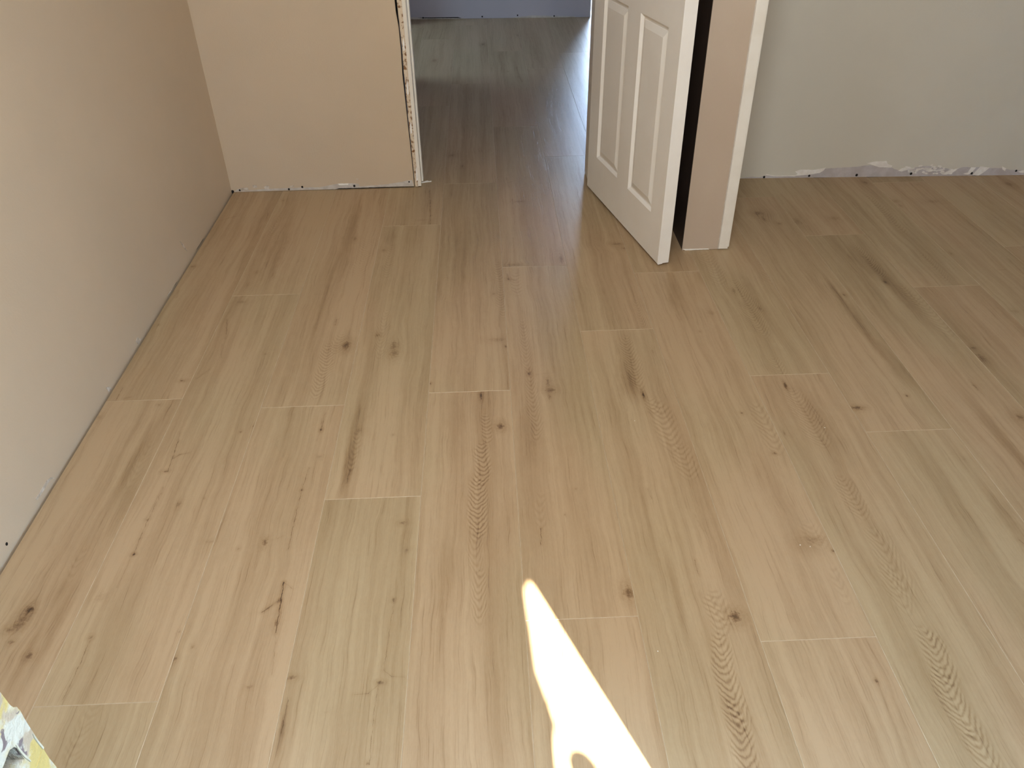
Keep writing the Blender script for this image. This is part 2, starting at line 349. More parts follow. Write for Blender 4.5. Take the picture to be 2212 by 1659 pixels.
CRACKS = {
 1: [([(645,1050),(642,1130),(630,1190)],7,.6),([(518,1413),(470,1450),(425,1482)],5,.4),([(1447,1050),(1438,1090)],9,.6),([(292,840),(275,890)],6,.45),([(600,325),(700,298)],6,.35),
     ([(945,270),(930,325)],12,.3),([(2130,180),(2133,290),(2130,355)],8,.6),([(2045,325),(2105,320)],6,.5),([(2130,100),(2130,180)],5,.35),([(610,1230),(600,1330)],4,.3)],
 2: [([(262,40),(268,200)],6,.4),([(868,100),(878,215)],6,.4),([(874,385),(890,570)],6,.4),([(830,650),(845,690),(900,700)],6,.5),([(915,610),(915,660)],6,.4),([(1040,1385),(1170,1370)],3,.15)],
 3: [([(950,830),(1010,930)],4,.3),([(2110,560),(2212,660)],8,.35),([(2040,630),(2090,630)],6,.3)],
 4: [([(1218,480),(1180,590),(1145,690)],8,.8),([(1182,602),(1230,575),(1290,563)],7,.65),([(1115,800),(1060,920),(1010,1020),(955,1150),(912,1255)],5,.65),([(1230,420),(1212,490)],5,.35),
     ([(835,118),(792,205)],12,.6),([(848,192),(895,182)],8,.5),([(2196,330),(2196,400)],5,.45),([(2192,405),(2160,480)],4,.25),([(2108,665),(2060,815),(2012,1020),(1968,1220)],5,.6),
     ([(1940,1445),(1918,1560),(1910,1655)],8,.75),([(1910,1572),(1800,1645)],7,.5),([(890,1290),(800,1480)],4,.3),([(1150,1150),(1180,1100)],3,.15),([(1890,1150),(1935,1130)],5,.25)],
 5: [([(322,290),(298,405)],5,.5),([(492,680),(470,768)],5,.75),([(1795,1080),(1797,1190)],5,.6),([(1715,-20),(1720,30)],10,.3)],
 6: [([(435,560),(452,605)],5,.5),([(655,895),(678,965)],6,.55),([(700,760),(655,680)],4,.25),([(1395,620),(1440,670)],5,.2),([(2212,820),(2190,800)],10,.5)],
 7: [([(430,515),(372,650),(330,740),(300,800)],5,.45),([(1358,240),(1342,325),(1318,480)],8,.8),([(1330,325),(1250,382)],7,.7),([(1318,485),(1300,680)],4,.35),([(1880,330),(1858,500),(1832,660)],4,.35),
     ([(1832,660),(1870,688),(1930,692)],4,.3),([(1812,722),(1760,770),(1690,776)],5,.4),([(1805,745),(1782,900),(1765,1110)],4,.45),([(1375,800),(1345,960)],9,.45),([(1360,240),(1395,268)],4,.35)],
 8: [([(1128,745),(1150,785)],5,.4)],
 9: [([(1140,555),(1165,640),(1188,682)],8,.5),([(1055,1480),(1078,1560)],8,.5),([(1078,1520),(1130,1505)],6,.35)],
}
# x, y, half width, half length (reading-frame px), spacing of the lines (m), pointedness, strength
CATHS = {
 1: [(1460,1230,60,80,.012,1.6,.4),(1350,1420,62,210,.013,1.8,.62),(1640,600,62,150,.014,1.5,.3),(1830,630,40,130,.014,1.8,.25),(1780,1150,60,200,.016,3.0,.25),(1000,380,40,120,.016,2,.2)],
 2: [(765,640,34,80,.014,1.5,.4),(790,850,36,130,.013,1.8,.4),(900,720,44,90,.018,1.3,.35),(965,1180,46,220,.016,3.2,.35),(1745,1290,70,210,.013,2.0,.45),(1900,1620,60,70,.014,1.8,.4),(735,330,40,110,.014,3,.3),(1800,940,60,110,.013,3,.3)],
 3: [(1265,250,60,150,.014,1.2,.38),(1160,570,70,120,.011,1.6,.42),(360,880,90,210,.012,1.8,.42),(120,620,70,120,.016,1.4,.3),(560,1280,60,70,.012,2,.35),(1600,930,80,160,.018,1.6,.28),(1440,800,50,80,.014,1.6,.25),(1600,610,60,110,.012,1.8,.28),(480,650,60,90,.018,2,.2)],
 4: [(520,1330,40,120,.018,2.6,.22),(950,650,50,180,.02,3,.15)],
 5: [(1425,400,40,110,.012,1.6,.55),(1395,640,62,160,.0135,1.7,.75),(1365,930,74,230,.0125,1.8,.8),(1350,1240,60,160,.017,4,.35),(1375,1540,60,200,.016,4,.5),(1745,250,52,240,.016,3.2,.4),(520,560,34,150,.016,2.4,.3),(1800,960,40,150,.02,3,.25)],
 6: [(520,260,60,130,.018,1.5,.45),(610,430,60,90,.016,1.6,.4),(1000,270,60,130,.02,2.2,.4),(1190,220,70,150,.012,1.6,.4),(1400,600,60,110,.013,1.7,.42),(1580,900,70,180,.02,3.2,.4),(780,1120,50,90,.014,1.4,.4),(1230,780,60,70,.014,1.5,.25),(1740,1260,50,60,.014,1.7,.4)],
 8: [(800,700,62,250,.0125,1.8,.8),(855,980,66,200,.0125,1.8,.75),(740,400,50,110,.014,1.4,.45),(1800,600,70,150,.0135,1.8,.7),(1890,820,74,200,.0125,1.8,.75),(2000,1050,76,120,.013,1.8,.7),(1600,270,60,130,.018,3.2,.35),(1330,250,30,110,.018,2.4,.25)],
 9: [(860,430,50,90,.016,2,.3),(480,560,50,60,.016,2,.25)],
}
BANDS = {
 1: [(1540,440,50,260,.16),(1010,560,60,330,.16),(1340,950,26,420,.12),(850,400,40,200,.08),(1690,1000,30,300,.08),(1840,440,40,90,.14)],
 2: [(500,500,90,300,.08),(620,850,60,360,.08),(2060,820,60,220,.14),(880,1420,26,200,.1),(1730,1330,60,260,.12)],
 3: [(700,300,110,220,.13),(1150,600,70,160,.16),(1350,750,60,260,.14),(380,850,70,260,.14),(1150,1050,36,330,.2),(820,740,40,160,.08),(1380,1300,60,200,.14),(950,780,24,120,.14),(2000,300,60,160,.1),(1800,1380,40,200,.08),(30,680,40,60,.08)],
 4: [(930,600,50,300,.16),(850,900,60,220,.10),(1540,1000,26,300,.08),(640,1500,30,200,.12),(420,1500,30,120,.1)],
 5: [(1215,350,70,320,.10),(480,640,44,240,.2),(560,330,60,160,.1),(1710,420,60,260,.1),(870,1150,30,300,.08),(1180,1330,40,200,.08)],
 6: [(340,60,50,100,.18),(780,300,60,280,.1),(1250,230,60,230,.15),(1120,700,50,200,.1),(1000,480,60,200,.08),(2120,330,46,300,.16),(2140,700,50,200,.14),(560,1000,26,200,.08),(1190,830,80,70,.08)],
 7: [(280,420,30,260,.14),(120,600,26,200,.12),(1345,960,18,160,.2),(620,650,50,240,.04),(2110,330,20,330,.1)],
 8: [(560,330,30,330,.12),(1110,400,40,330,.08),(690,700,24,330,.1),(1590,500,24,330,.06)],
 9: [(1000,900,90,200,.1),(620,700,90,160,.08),(880,1250,60,200,.08)],
}
def zpt(z, x, y):
    ox, oy, s = ZF[z]; return ox+x/s, oy+y/s
feats = {}
def cell_of(x, y):
    r = math.floor(x/W)
    for c in cells:
        if c[0] == r and c[1]*W <= y < c[2]*W: return c
    return None
def axes(z, x, y, rx, ry):
    """size of a mark on the floor: rx across the picture, ry down it"""
    px, py = zpt(z, x, y); s = ZF[z][2]
    dx = abs(ground(px+rx/s, py).x-ground(px-rx/s, py).x)/2
    dy = abs(ground(px, py-ry/s).y-ground(px, py+ry/s).y)/2
    return dx, dy
def add_feat(c, kind, vals): feats.setdefault(c, []).append((kind, vals))
for z, L in KNOTS.items():
    for (x, y, rx, ry, a) in L:
        g = ground(*zpt(z, x, y)); c = cell_of(g.x, g.y)
        if c:
            ru, rv = axes(z, x, y, rx, ry); add_feat(c, 'knot', (g.x-c[0]*W, g.y-c[1]*W, max(ru, .002), max(rv, .003), a))
for z, L in CRACKS.items():
    for pts, w, a in L:
        G = [ground(*zpt(z, *q)) for q in pts]
        for p0, p1 in zip(G, G[1:]):
            mid = (p0+p1)/2; c = cell_of(mid.x, mid.y)
            if c:
                ru, rv = axes(z, pts[0][0], pts[0][1], w/2, w/2)
                add_feat(c, 'crack', (p0.x-c[0]*W, p0.y-c[1]*W, p1.x-c[0]*W, p1.y-c[1]*W, max(ru*0.9, .0012), a))
for z, L in CATHS.items():
    for (x, y, rx, ry, per, sh, a) in L:
        g = ground(*zpt(z, x, y)); c = cell_of(g.x, g.y)
        if c:
            ru, rv = axes(z, x, y, rx, ry); add_feat(c, 'cath', (g.x-c[0]*W, g.y-c[1]*W, ru, rv, per, sh, a, 0.0))
for z, L in BANDS.items():
    for (x, y, rx, ry, a) in L:
        g = ground(*zpt(z, x, y)); c = cell_of(g.x, g.y)
        if c:
            ru, rv = axes(z, x, y, rx, ry); add_feat(c, 'band', (g.x-c[0]*W, g.y-c[1]*W, ru, rv, a))

def plank_bm(x0, x1, y1):
    """board with a bevelled top edge, origin at its near left corner"""
    g, ch, t = 0.00004, 0.0008, 0.0007
    bm = bmesh.new()
    def loop(i, z): return [bm.verts.new(q) for q in ((x0+i, i, z), (x1-i, i, z), (x1-i, y1-i, z), (x0+i, y1-i, z))]
    a, c, d = loop(g, -0.012), loop(g, -t), loop(g+ch, 0)
    bm.faces.new(d)
    for i in range(4):
        j = (i+1) % 4
        bm.faces.new((a[i], a[j], c[j], c[i])); f = bm.faces.new((c[i], c[j], d[j], d[i])); f.material_index = 1
    bm.faces.new(a[::-1])
    return bm
rng = random.Random(4)
generic = [wood_mat('oak_plain', [], 0.02), wood_mat('oak_light', [('cath', (.11, .6, .02, .35, .014, 1.8, .2, 0)), ('knot', (.16, .35, .008, .012, .6))], -0.02),
           wood_mat('oak_mid', [('crack', (.08, .3, .085, .7, .002, .5)), ('knot', (.05, 1.1, .01, .016, .5))], 0.05)]
used = 0
for c in cells:
    r, y0, y1 = c
    x0, x1 = 0.0, W
    if r == 0: x0 = 0.045*W+0.0080
    f = feats.get(c)
    if f:
        used += 1; mat = wood_mat('oak_board_%d' % used, f, rng.uniform(-0.035, 0.035))
    else: mat = rng.choice(generic)
    o = link('plank', plank_bm(x0, x1, (y1-y0)*W), [mat, JOINT], floor, (r*W, y0*W, 0))

# ------------------------------------------------------------ walls of the room
H = 2.44
YF = 14.305*W
XL = 0.045*W
wall_left = struct(box('wall_left', XL-0.12, XL, -0.2, YF+0.12, -0.012, H, BEIGE))
# drywall of the far-left wall: its lower edge lifts off the floor towards the doorway
def line_on_far(pxs):
    q = [on_plane(x, y, Vector((0, YF, 0)), Vector((0, -1, 0))) for x, y in pxs]
    return sorted((max(p.z, 0.0), p.x) for p in q)
def xat(L, z):
    if z <= L[0][0]: return L[0][1]
    for (z0, x0), (z1, x1) in zip(L, L[1:]):
        if z <= z1: return x0+(x1-x0)*(z-z0)/(z1-z0)
    return L[-1][1]
SLOT_L = line_on_far([(895,402),(894,393),(891.5,366),(888,333),(884.2,300),(869,160),(866,111),(860.7,58),(854.5,24),(852,0)])
SLOT_R = line_on_far([(896.5,402),(895.5,393),(893,366),(889.7,333),(886.4,300),(872.6,160),(869.2,111),(864,62),(860.7,38.6),(856.6,0)])
RUF_R = line_on_far([(903.5,400),(901.5,370),(897,300),(884.4,160),(874.9,67),(869,0)])
WHT_R = line_on_far([(910,398),(905,330),(902.5,300),(890,160),(881.5,67),(874.8,0)])
print('slot', SLOT_L[0], SLOT_L[-1], SLOT_R[-1], RUF_R[0], RUF_R[-1], WHT_R[0], WHT_R[-1])
pts = [(XL, YF, 0.0), (1.95*W, YF, 0.0005), (1.96*W, YF, 0.0055), (SLOT_L[0][1], YF, 0.004)]+[(x, YF, z) for z, x in SLOT_L[1:]]+[(SLOT_L[-1][1], YF, H), (XL, YF, H)]
wall_far = struct(link('wall_far', prism_bm(pts, (0, 0.0127, 0)), BEIGE))
box('gap_shade_strip', 1.96*W, 3.44*W, YF+0.0015, YF+0.0127, 0.0, 0.02, BLACK, wall_far)  # black strip filling the gap under the drywall, its colour stands for shade
box('stud_core', XL, 3.39*W, YF+0.0127, YF+0.108, -0.012, H, BLACK, wall_far)
box('drywall_behind', XL, 3.45*W, YF+0.108, YF+0.1207, -0.012, H, COOL, wall_far)
# right part of that wall line: the back of the closet
A = Vector((9.668*W, 14.284*W, 0)); B = Vector((14.968*W, 14.071*W, 0))
dirR = (B-A).normalized(); nR = Vector((dirR.y, -dirR.x, 0))
P0 = A-dirR*0.38; P1 = A+dirR*2.2
wall_right = struct(link('wall_closet_back', prism_bm([P0+Vector((0, 0, .0)), P1, P1+Vector((0, 0, H)), P0+Vector((0, 0, H))], -nR*0.12), GREY))
# doorway head and the bit of wall over the opening
struct(box('wall_over_doorway', 3.446*W, 6.9*W, YF, YF+0.1207, 2.06, H, BEIGE))
struct(box('wall_beside_hinges', 6.86*W, 8.0*W, YF, YF+0.1207, -0.012, H, BEIGE))
# short wall that ends in the post, closet on its right
XP0, XP1, YP = 7.888*W, 8.468*W, 11.40*W
post = struct(box('wall_post', XP0+0.002, XP1, YP, YF+0.001, 0.0015, H, POST))
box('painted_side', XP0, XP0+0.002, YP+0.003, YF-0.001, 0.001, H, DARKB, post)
bead = box('corner_bead', XP0-0.0008, XP0+0.0022, YP-0.0008, YP+0.0035, 0.001, H, POST, post)
struct(box('wall_over_closet', XP1, 19*W, YP, YP+0.11, 2.05, H, POST))
struct(box('wall_right', 18.2*W, 18.2*W+0.1, -0.2, 14.4*W, -0.012, H, BEIGE))
# front wall, with the doorway the camera looks through
XR = 1.5726; XLJ = 0.818
front = struct(box('wall_front', XR, 18.2*W, 0.15, 0.263, -0.012, H, BEIGE))
struct(box('wall_over_front_doorway', XLJ, XR, 0.15, 0.263, 2.06, H, BEIGE))
HOLEG = plain('hole_shade', srgb(42, 46, 48), 0.9, srgb(32, 36, 38), 60)  # stub coloured dark so the plaster hole reads as shaded
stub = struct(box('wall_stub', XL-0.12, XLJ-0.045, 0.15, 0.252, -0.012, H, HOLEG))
box('drywall_face', XL, XLJ-0.02, 0.252, 0.262, 0.0, H, BEIGE, stub)
wf = struct(box('added_window_1', 18.2*W-0.02, 18.2*W, 0.68, 1.72, 0.96, 1.0, WHITE))  # unseen window added around the side fill lamp
for (a, c_, d, e) in ((0.68, 1.72, 2.0, 2.04), (0.68, 0.72, 1.0, 2.0), (1.68, 1.72, 1.0, 2.0)):
    box('added_window_frame', 18.2*W-0.02, 18.2*W, a, c_, d, e, WHITE, wf)
box('added_blind', 18.2*W-0.006, 18.2*W-0.002, 0.72, 1.68, 1.0, 2.0, TORN, wf)
# hall beyond the doorway
C1 = Vector((2.407*W, 28.698*W, 0)); C2 = Vector((8.461*W, 28.424*W, 0)); dh = (C2-C1).normalized(); nh = Vector((dh.y, -dh.x, 0))
Q0 = C1-dh*0.25
lift = lambda p, z: Vector((p.x, p.y, z))
hall = struct(link('wall_hall', prism_bm([lift(Q0, 0.012), lift(C1+dh*0.38, 0.012), lift(C1+dh*0.42, 0.001), lift(C2, 0.001), lift(C2, H), lift(Q0, H)], -nh*0.11), COOL))
box('gap_shade_strip', Q0.x, C1.x+0.5, C1.y+0.003, C1.y+0.05, -0.012, 0.014, BLACK, hall)  # black strip giving the gap under the hall wall its shade
struct(box('wall_hall_left_near', 1.85*W, 2.0*W, YF+0.12, 21.9*W, -0.012, H, COOL))
struct(box('wall_hall_left_far', 1.85*W, 2.0*W, 27.6*W, 29*W, -0.012, H, COOL))
struct(box('wall_hall_left_top', 1.85*W, 2.0*W, 21.9*W, 27.6*W, 2.05, H, COOL))
struct(box('wall_hall_right', 11.0*W, 11.3*W, YF+0.12, 36.6*W, -0.012, H, COOL))
struct(box('wall_hall_closet_side', 8.0*W, 11.1*W, YF+0.13, YF+0.20, -0.012, H, COOL))
struct(box('wall_side_room_near', -7*W, 1.85*W, YF+0.12, YF+0.22, -0.012, H, COOL))
struct(box('wall_side_room_end', -7.2*W, -7*W, YF+0.12, 29.2*W, -0.012, H, COOL))
struct(box('wall_side_room_far', -7*W, 1.85*W, 28.9*W, 29.2*W, -0.012, H, COOL))
struct(box('wall_passage_left', 8.3*W, 8.40*W, 28.95*W, 36.6*W, -0.012, H, COOL))
struct(box('wall_passage_end', 8.3*W, 11.3*W, 36.7*W, 37*W, -0.012, H, COOL))
struct(box('ceiling', -8*W, 19*W, 0.15, 37*W, H, H+0.1, CEIL))
struct(box('ground', -3, 7, -6, -0.9, -0.12, -0.03, SLAB))
struct(box('doorstep', -0.5, 4.2, -0.9, 0.0, -0.013, 0.0, SLAB))

# ------------------------------------------------------------ marks left where the baseboards were torn off
yF = Vector((0, YF, 0)); nF = Vector((0, -1, 0))
def poly_on(name, pxs, p0, n, mat, parent, t=0.0006, jag=0.0, seed=1):
    rg = random.Random(seed)
    if jag:
        q = []
        for (a, c_) in zip(pxs, pxs[1:]+pxs[:1]):
            k = max(1, int(math.hypot(c_[0]-a[0], c_[1]-a[1])/4))
            for i in range(k):
                s = i/k; j = jag if i else 0
                q.append((a[0]+(c_[0]-a[0])*s+rg.uniform(-j, j), a[1]+(c_[1]-a[1])*s+rg.uniform(-j, j)))
        pxs = q
    P = [on_plane(x, y, p0, n) for x, y in pxs]
    P = [Vector((p.x, p.y, max(p.z, 0.0005))) for p in P]
    return link(name, prism_bm(P, n*t), mat, parent)
def hole_on(px, py, p0, n, parent, r=0.0042):
    c_ = on_plane(px, py, p0, n); bm = bmesh.new()
    t = Vector((n.y, -n.x, 0)); k = 8
    ring = [c_+n*0.0012+t*(math.cos(2*math.pi*i/k)*r*(1+0.15*math.sin(i*3)))+Vector((0, 0, math.sin(2*math.pi*i/k)*r*1.1)) for i in range(k)]
    return link('nail_hole', prism_bm(ring, -n*0.004, bm), BLACK, parent)
def z6(x, y): return 440+x/4.424, 340+y/4.424
band = [z6(*q) for q in [(290,327),(330,300),(400,318),(620,300),(800,292),(1000,286),(1100,286),(1200,266),(1290,250),(1380,247),(1482,252),(1492,277),(1700,262),(1850,240),(1990,214),(2008,271),(1700,283),(1500,290),(1290,295),(1265,304),(1100,306),(900,311),(700,316),(500,321)]]
poly_on('primer_strip', band, yF, nF, PRIMER, wall_far, 0.0005, 0.25)
for i, q in enumerate([[(465,268),(500,262),(512,285),(480,292)], [(575,285),(600,268),(628,276),(620,305),(590,303)], [(820,275),(865,268),(862,280),(824,286)], [(1285,252),(1385,250),(1380,262),(1295,263)], [(1455,204),(1478,203),(1476,210),(1460,210)], [(340,292),(420,288),(430,312),(350,316)]]):
    poly_on('paint_chip', [z6(*p) for p in q], yF, nF, PLAST if i not in (3,) else CRUMB, wall_far, 0.0011, 0.3, i)
for p in [(518,410.8,.004),(624.2,408.6,.0045),(653,403.7,.0045),(765.5,401.5,.005),(883.7,392.7,.0032),(502.5,414.2,.007)]: hole_on(p[0], p[1], yF, nF, wall_far, p[2])

def zr(x, y): return 1640+x/3.867, 330+y/3.867
gb = [zr(*q) for q in [(-150,212),(-60,200),(0,205),(60,190),(200,197),(330,192),(480,166),(540,132),(650,126),(800,118),(930,102),(1000,120),(1110,124),(1130,136),(1200,152),(1260,130),(1400,108),(1550,128),(1650,140),(1700,120),(1850,120),(1930,128),(2030,128),(2100,142),(2290,150),(2290,190),(1500,199),(1100,205),(700,214),(0,230),(-150,233)]]
poly_on('bare_strip', gb, A, nR, BAREG, wall_right, 0.0005, 0.35)
for i, q in enumerate([[(300,157),(345,140),(460,142),(555,124),(540,146),(505,168),(400,184),(300,190),(130,192),(50,176),(60,186),(140,197),(300,196),(320,176)],
          [(900,88),(960,74),(1062,68),(1075,95),(1112,108),(1102,123),(1000,120),(950,102)], [(1590,146),(1668,128),(1610,168),(1560,182),(1540,170)],
          [(1770,120),(1812,122),(1776,165),(1742,182),(1700,176),(1742,164)], [(1850,115),(1925,124),(1892,150),(1832,190),(1782,186),(1802,160),(1822,140)],
          [(2030,112),(2062,130),(2052,152),(2030,137)], [(2160,156),(2230,140),(2230,166),(2180,167)], [(1160,150),(1200,128),(1260,116),(1240,140),(1190,156)]]):
    poly_on('torn_paper', [zr(*p) for p in q], A, nR, TORN, wall_right, 0.0010, 0.35, i)
rg = random.Random(9)
for i in range(60):
    x = rg.uniform(1230, 1620); y = rg.uniform(104, 176) if x < 1560 else rg.uniform(120, 172)
    n_ = rg.randint(5, 8); a = rg.uniform(8, 30); c_ = rg.uniform(3, 9); tilt = rg.uniform(-0.5, 0.3)
    q = [(x+a*math.cos(k/n_*6.283)*rg.uniform(.7, 1.2), y+c_*math.sin(k/n_*6.283)*rg.uniform(.7, 1.2)+a*math.cos(k/n_*6.283)*tilt*0.5) for k in range(n_)]
    poly_on('torn_paper', [zr(*p) for p in q], A, nR, TORN, wall_right, 0.0009, 0)
for p in [(1650.6,382.3,.005),(1748,379.5,.005),(1850.4,378,.0055),(1968,374.9,.0055),(2098.9,374.2,.0052),(2195,368.8,.0045)]: hole_on(p[0], p[1], A, nR, wall_right, p[2])
poly_on('primer_strip', [(884,37),(920,39.5),(990,39),(1020,41),(1000,41.5),(884,44)], C1, nh, PRIMER, hall, 0.0006, 0.2)
poly_on('primer_strip', [(1105,38),(1150,33.5),(1200,34.5),(1240,34.8),(1245,37),(1200,38),(1120,39.5)], C1, nh, PRIMER, hall, 0.0006, 0.3)
for p in [(914,38.4),(1041.6,35.8),(1118,33),(1197,34.5)]: hole_on(p[0], p[1], C1, nh, hall, 0.0055)
xL = Vector((XL, 0, 0)); nL = Vector((1, 0, 0))
for i, q in enumerate([[(117,1033),(108,1036),(104,1042),(80,1080),(76,1078),(84,1066),(100,1038),(110,1031)], [(236,848),(228,838),(234,835),(240,840)], [(307,734),(296,729),(293,738),(299,745)], [(404,543),(396,528),(388,521),(396,534)], [(440,521),(432,530),(425,541),(434,533)], [(382,612),(372,622),(360,640),(372,628)]]):
    poly_on('plaster_scab', q, xL, nL, PLAST, wall_left, 0.0015, 0.4, i)
hole_on(14, 1175, xL, nL, wall_left, 0.0035)

# ------------------------------------------------------------ left jamb of the doorway, with the scraped edge where its casing was
jx0, jx1 = 3.452*W, 3.53*W
jamb = struct(link('trim_1', box_bm(3.50*W, 3.535*W, YF+0.012, YF+0.125, 0.004, 2.06), WHITE))
bm = bmesh.new(); rg = random.Random(2); N = 150
colv = []
for i in range(N+1):
    z = 0.002+i/N*2.05; row = []
    x0_ = 3.452*W-0.041*W*max(0, z-0.0)/1.25*0.0+ (-0.006*min(1, z/1.0)*0 )
    for k in range(6):
        s = k/5; x = xat(SLOT_R, z)*(1-s)+xat(RUF_R, z)*s
        row.append(bm.verts.new((x+rg.uniform(-.0007, .0007), YF+0.001+rg.uniform(-.0018, .0016)+(0.002 if k in (0, 5) else 0), z)))
    row.append(bm.verts.new((xat(RUF_R, z), YF+0.02, z))); row.insert(0, bm.verts.new((xat(SLOT_R, z), YF+0.02, z)))
    colv.append(row)
for a, c_ in zip(colv, colv[1:]):
    for k in range(7): bm.faces.new((a[k], a[k+1], c_[k+1], c_[k]))
link('scraped_edge', bm, ROUGHJ, jamb)
for k in range(7):          # smears of old caulk along the edge
    z = 0.05+k*0.17+rg.uniform(-.04, .04); hh = rg.uniform(0.03, 0.07); x = (xat(SLOT_R, z)+xat(RUF_R, z))/2+rg.uniform(-.005, .005)
    q = [(x-.0035, YF-.0045, z), (x+.0025, YF-.0045, z+.004), (x+.0038, YF-.0045, z+hh*.6), (x+.001, YF-.0045, z+hh), (x-.003, YF-.0045, z+hh*.7)]
    link('caulk_smear', prism_bm(q, (0, 0.006, 0)), TORN, jamb)
# moulded white edge of the jamb and its stop
JX0 = RUF_R[0][1]; JX1 = WHT_R[0][1]; JT = WHT_R[-1][1]-JX1
link('jamb_edge', prism_bm([(JX0, YF-0.003, 0.006), (JX1, YF-0.003, 0.006), (JX1+JT, YF-0.003, 1.0), (JX1+JT, YF-0.003, 2.06), (JX0+JT, YF-0.003, 2.06), (JX0+JT, YF-0.003, 1.0)], (0, 0.015, 0)), WHITE, jamb)
box('jamb_board', 3.535*W, JX1-0.001, YF+0.013, YF+0.125, 0.006, 2.06, TRIMW, jamb, 0.001)
box('door_stop', JX1-0.001, JX1+0.006, YF+0.05, YF+0.085, 0.006, 2.06, TRIMW, jamb, 0.001)
trim2 = struct(box('trim_2', 6.72*W, 6.82*W, YF, YF+0.125, 0.003, 2.06, TRIMW, None, 0.001))
struct(box('trim_3', 3.53*W, 6.80*W, YF, YF+0.125, 2.03, 2.06, TRIMW, None, 0.001))

# casing at the edge of the closet opening: flat board with a thin bead on its outer side
cas = struct(box('trim_4', XP1-0.001, 8.61*W, YP-0.006, YP+0.10, 0.0045, 2.05, TRIMW, None, 0.0012))
box('casing_bead', 8.61*W, 8.632*W, YP-0.002, YP+0.10, 0.010, 2.05, TRIMW, cas, 0.001)
box('caulk_line', XP1-0.003, XP1+0.001, YP-0.0012, YP+0.001, 0.002, 2.05, PRIMER, cas)
poly_on('primer_strip', [(1475,538),(1500,537.5),(1530,537),(1532,538.5),(1500,539.5),(1480,541)], Vector((0, YP, 0)), nF, CRUMB, post, 0.0015, 0.2)

# ------------------------------------------------------------ open door
zb = 0.010
Cd = Vector((6.672*W, 14.065*W, 0)); Ad = Vector((7.389*W, 10.89*W, 0))
du_ = (Cd-Ad).normalized(); LD = (Cd-Ad).length; nd_ = Vector((du_.y, -du_.x, 0))
if nd_.x > 0: nd_ = -nd_                      # outward normal of the visible face
TH = 0.188*W
def DP(u, z, d=0.0): return Ad+du_*u-nd_*d+Vector((0, 0, z))     # u from the free edge, d into the leaf
def door_uv(px, py):
    p = on_plane(px, py, Ad, nd_); return (p-Ad).dot(du_), p.z
pr = [door_uv(*q) for q in ((1384.6,27),(1445.4,57.8),(1355.7,406.7),(1405.6,457.3))]
pl = [door_uv(*q) for q in ((1357.5,14.5),(1288.8,341.6),(1333,385))]
print('door panels', pr, pl, LD)
uR0 = (pr[1][0]+pr[3][0])/2; uR1 = (pr[0][0]+pr[2][0])/2; uL0 = (pl[0][0]+pl[2][0])/2; uL1 = pl[1][0]
zB = (pr[2][1]+pr[3][1]+pl[1][1]+pl[2][1])/4; zT = (pr[0][1]+pr[1][1]+pl[0][1])/3
print('panel u', uR0, uR1, uL0, uL1, 'z', zB, zT)
TOP = 2.03
cols = [(uR0, uR1), (uL0, uL1)]
rows = [(zB, zT), (zT+0.17, TOP-0.42), (TOP-0.34, TOP-0.12)]
door = None
us = [0, uR0, uR1, uL0, uL1, LD]; zs = [zb]+[z for r_ in rows for z in r_]+[TOP]
bm = bmesh.new()
def face_side(d, flip):
    V = {}
    for i, u in enumerate(us):
        for j, z in enumerate(zs):
            V[i, j] = bm.verts.new(DP(u, z, d))
    for i in range(len(us)-1):
        for j in range(len(zs)-1):
            if i in (1, 3) and j in (1, 3, 5): continue
            f = (V[i, j], V[i+1, j], V[i+1, j+1], V[i, j+1]); bm.faces.new(f if flip else f[::-1])
    return V
V0 = face_side(0, True); V1 = face_side(TH, False)
ni, nj = len(us)-1, len(zs)-1
for j in range(nj):
    bm.faces.new((V0[0, j], V0[0, j+1], V1[0, j+1], V1[0, j])); bm.faces.new((V0[ni, j], V0[ni, j+1], V1[ni, j+1], V1[ni, j]))
for i in range(ni):
    bm.faces.new((V0[i, 0], V0[i+1, 0], V1[i+1, 0], V1[i, 0])); bm.faces.new((V0[i, nj], V0[i+1, nj], V1[i+1, nj], V1[i, nj]))
outer = [e for e in bm.edges if all(abs((v.co-Ad).dot(du_)) < 1e-5 for v in e.verts) and abs(e.verts[0].co.z-e.verts[1].co.z) > 0.01]
bmesh.ops.bevel(bm, geom=outer, offset=0.0015, segments=2, affect='EDGES')
door = struct(link('door_1', bm, DOORW))
for (a, c_) in cols:
    for (z0, z1) in rows:
        for side in (0, 1):
            bm = bmesh.new()
            prof = [(0, 0), (0.004, 0.0035), (0.010, 0.009), (0.015, 0.0095), (0.017, 0.008), (0.036, 0.002), (0.038, 0.0015)]
            rings = []
            for (i, d) in prof:
                dd = d if side == 0 else TH-d
                rings.append([bm.verts.new(DP(u, z, dd)) for u, z in ((a+i, z0+i), (c_-i, z0+i), (c_-i, z1-i), (a+i, z1-i))])
            for r0, r1 in zip(rings, rings[1:]):
                for k in range(4): bm.faces.new((r0[k], r0[(k+1) % 4], r1[(k+1) % 4], r1[k]))
            bm.faces.new(rings[-1])
            link('raised_panel', bm, DOORW, door)
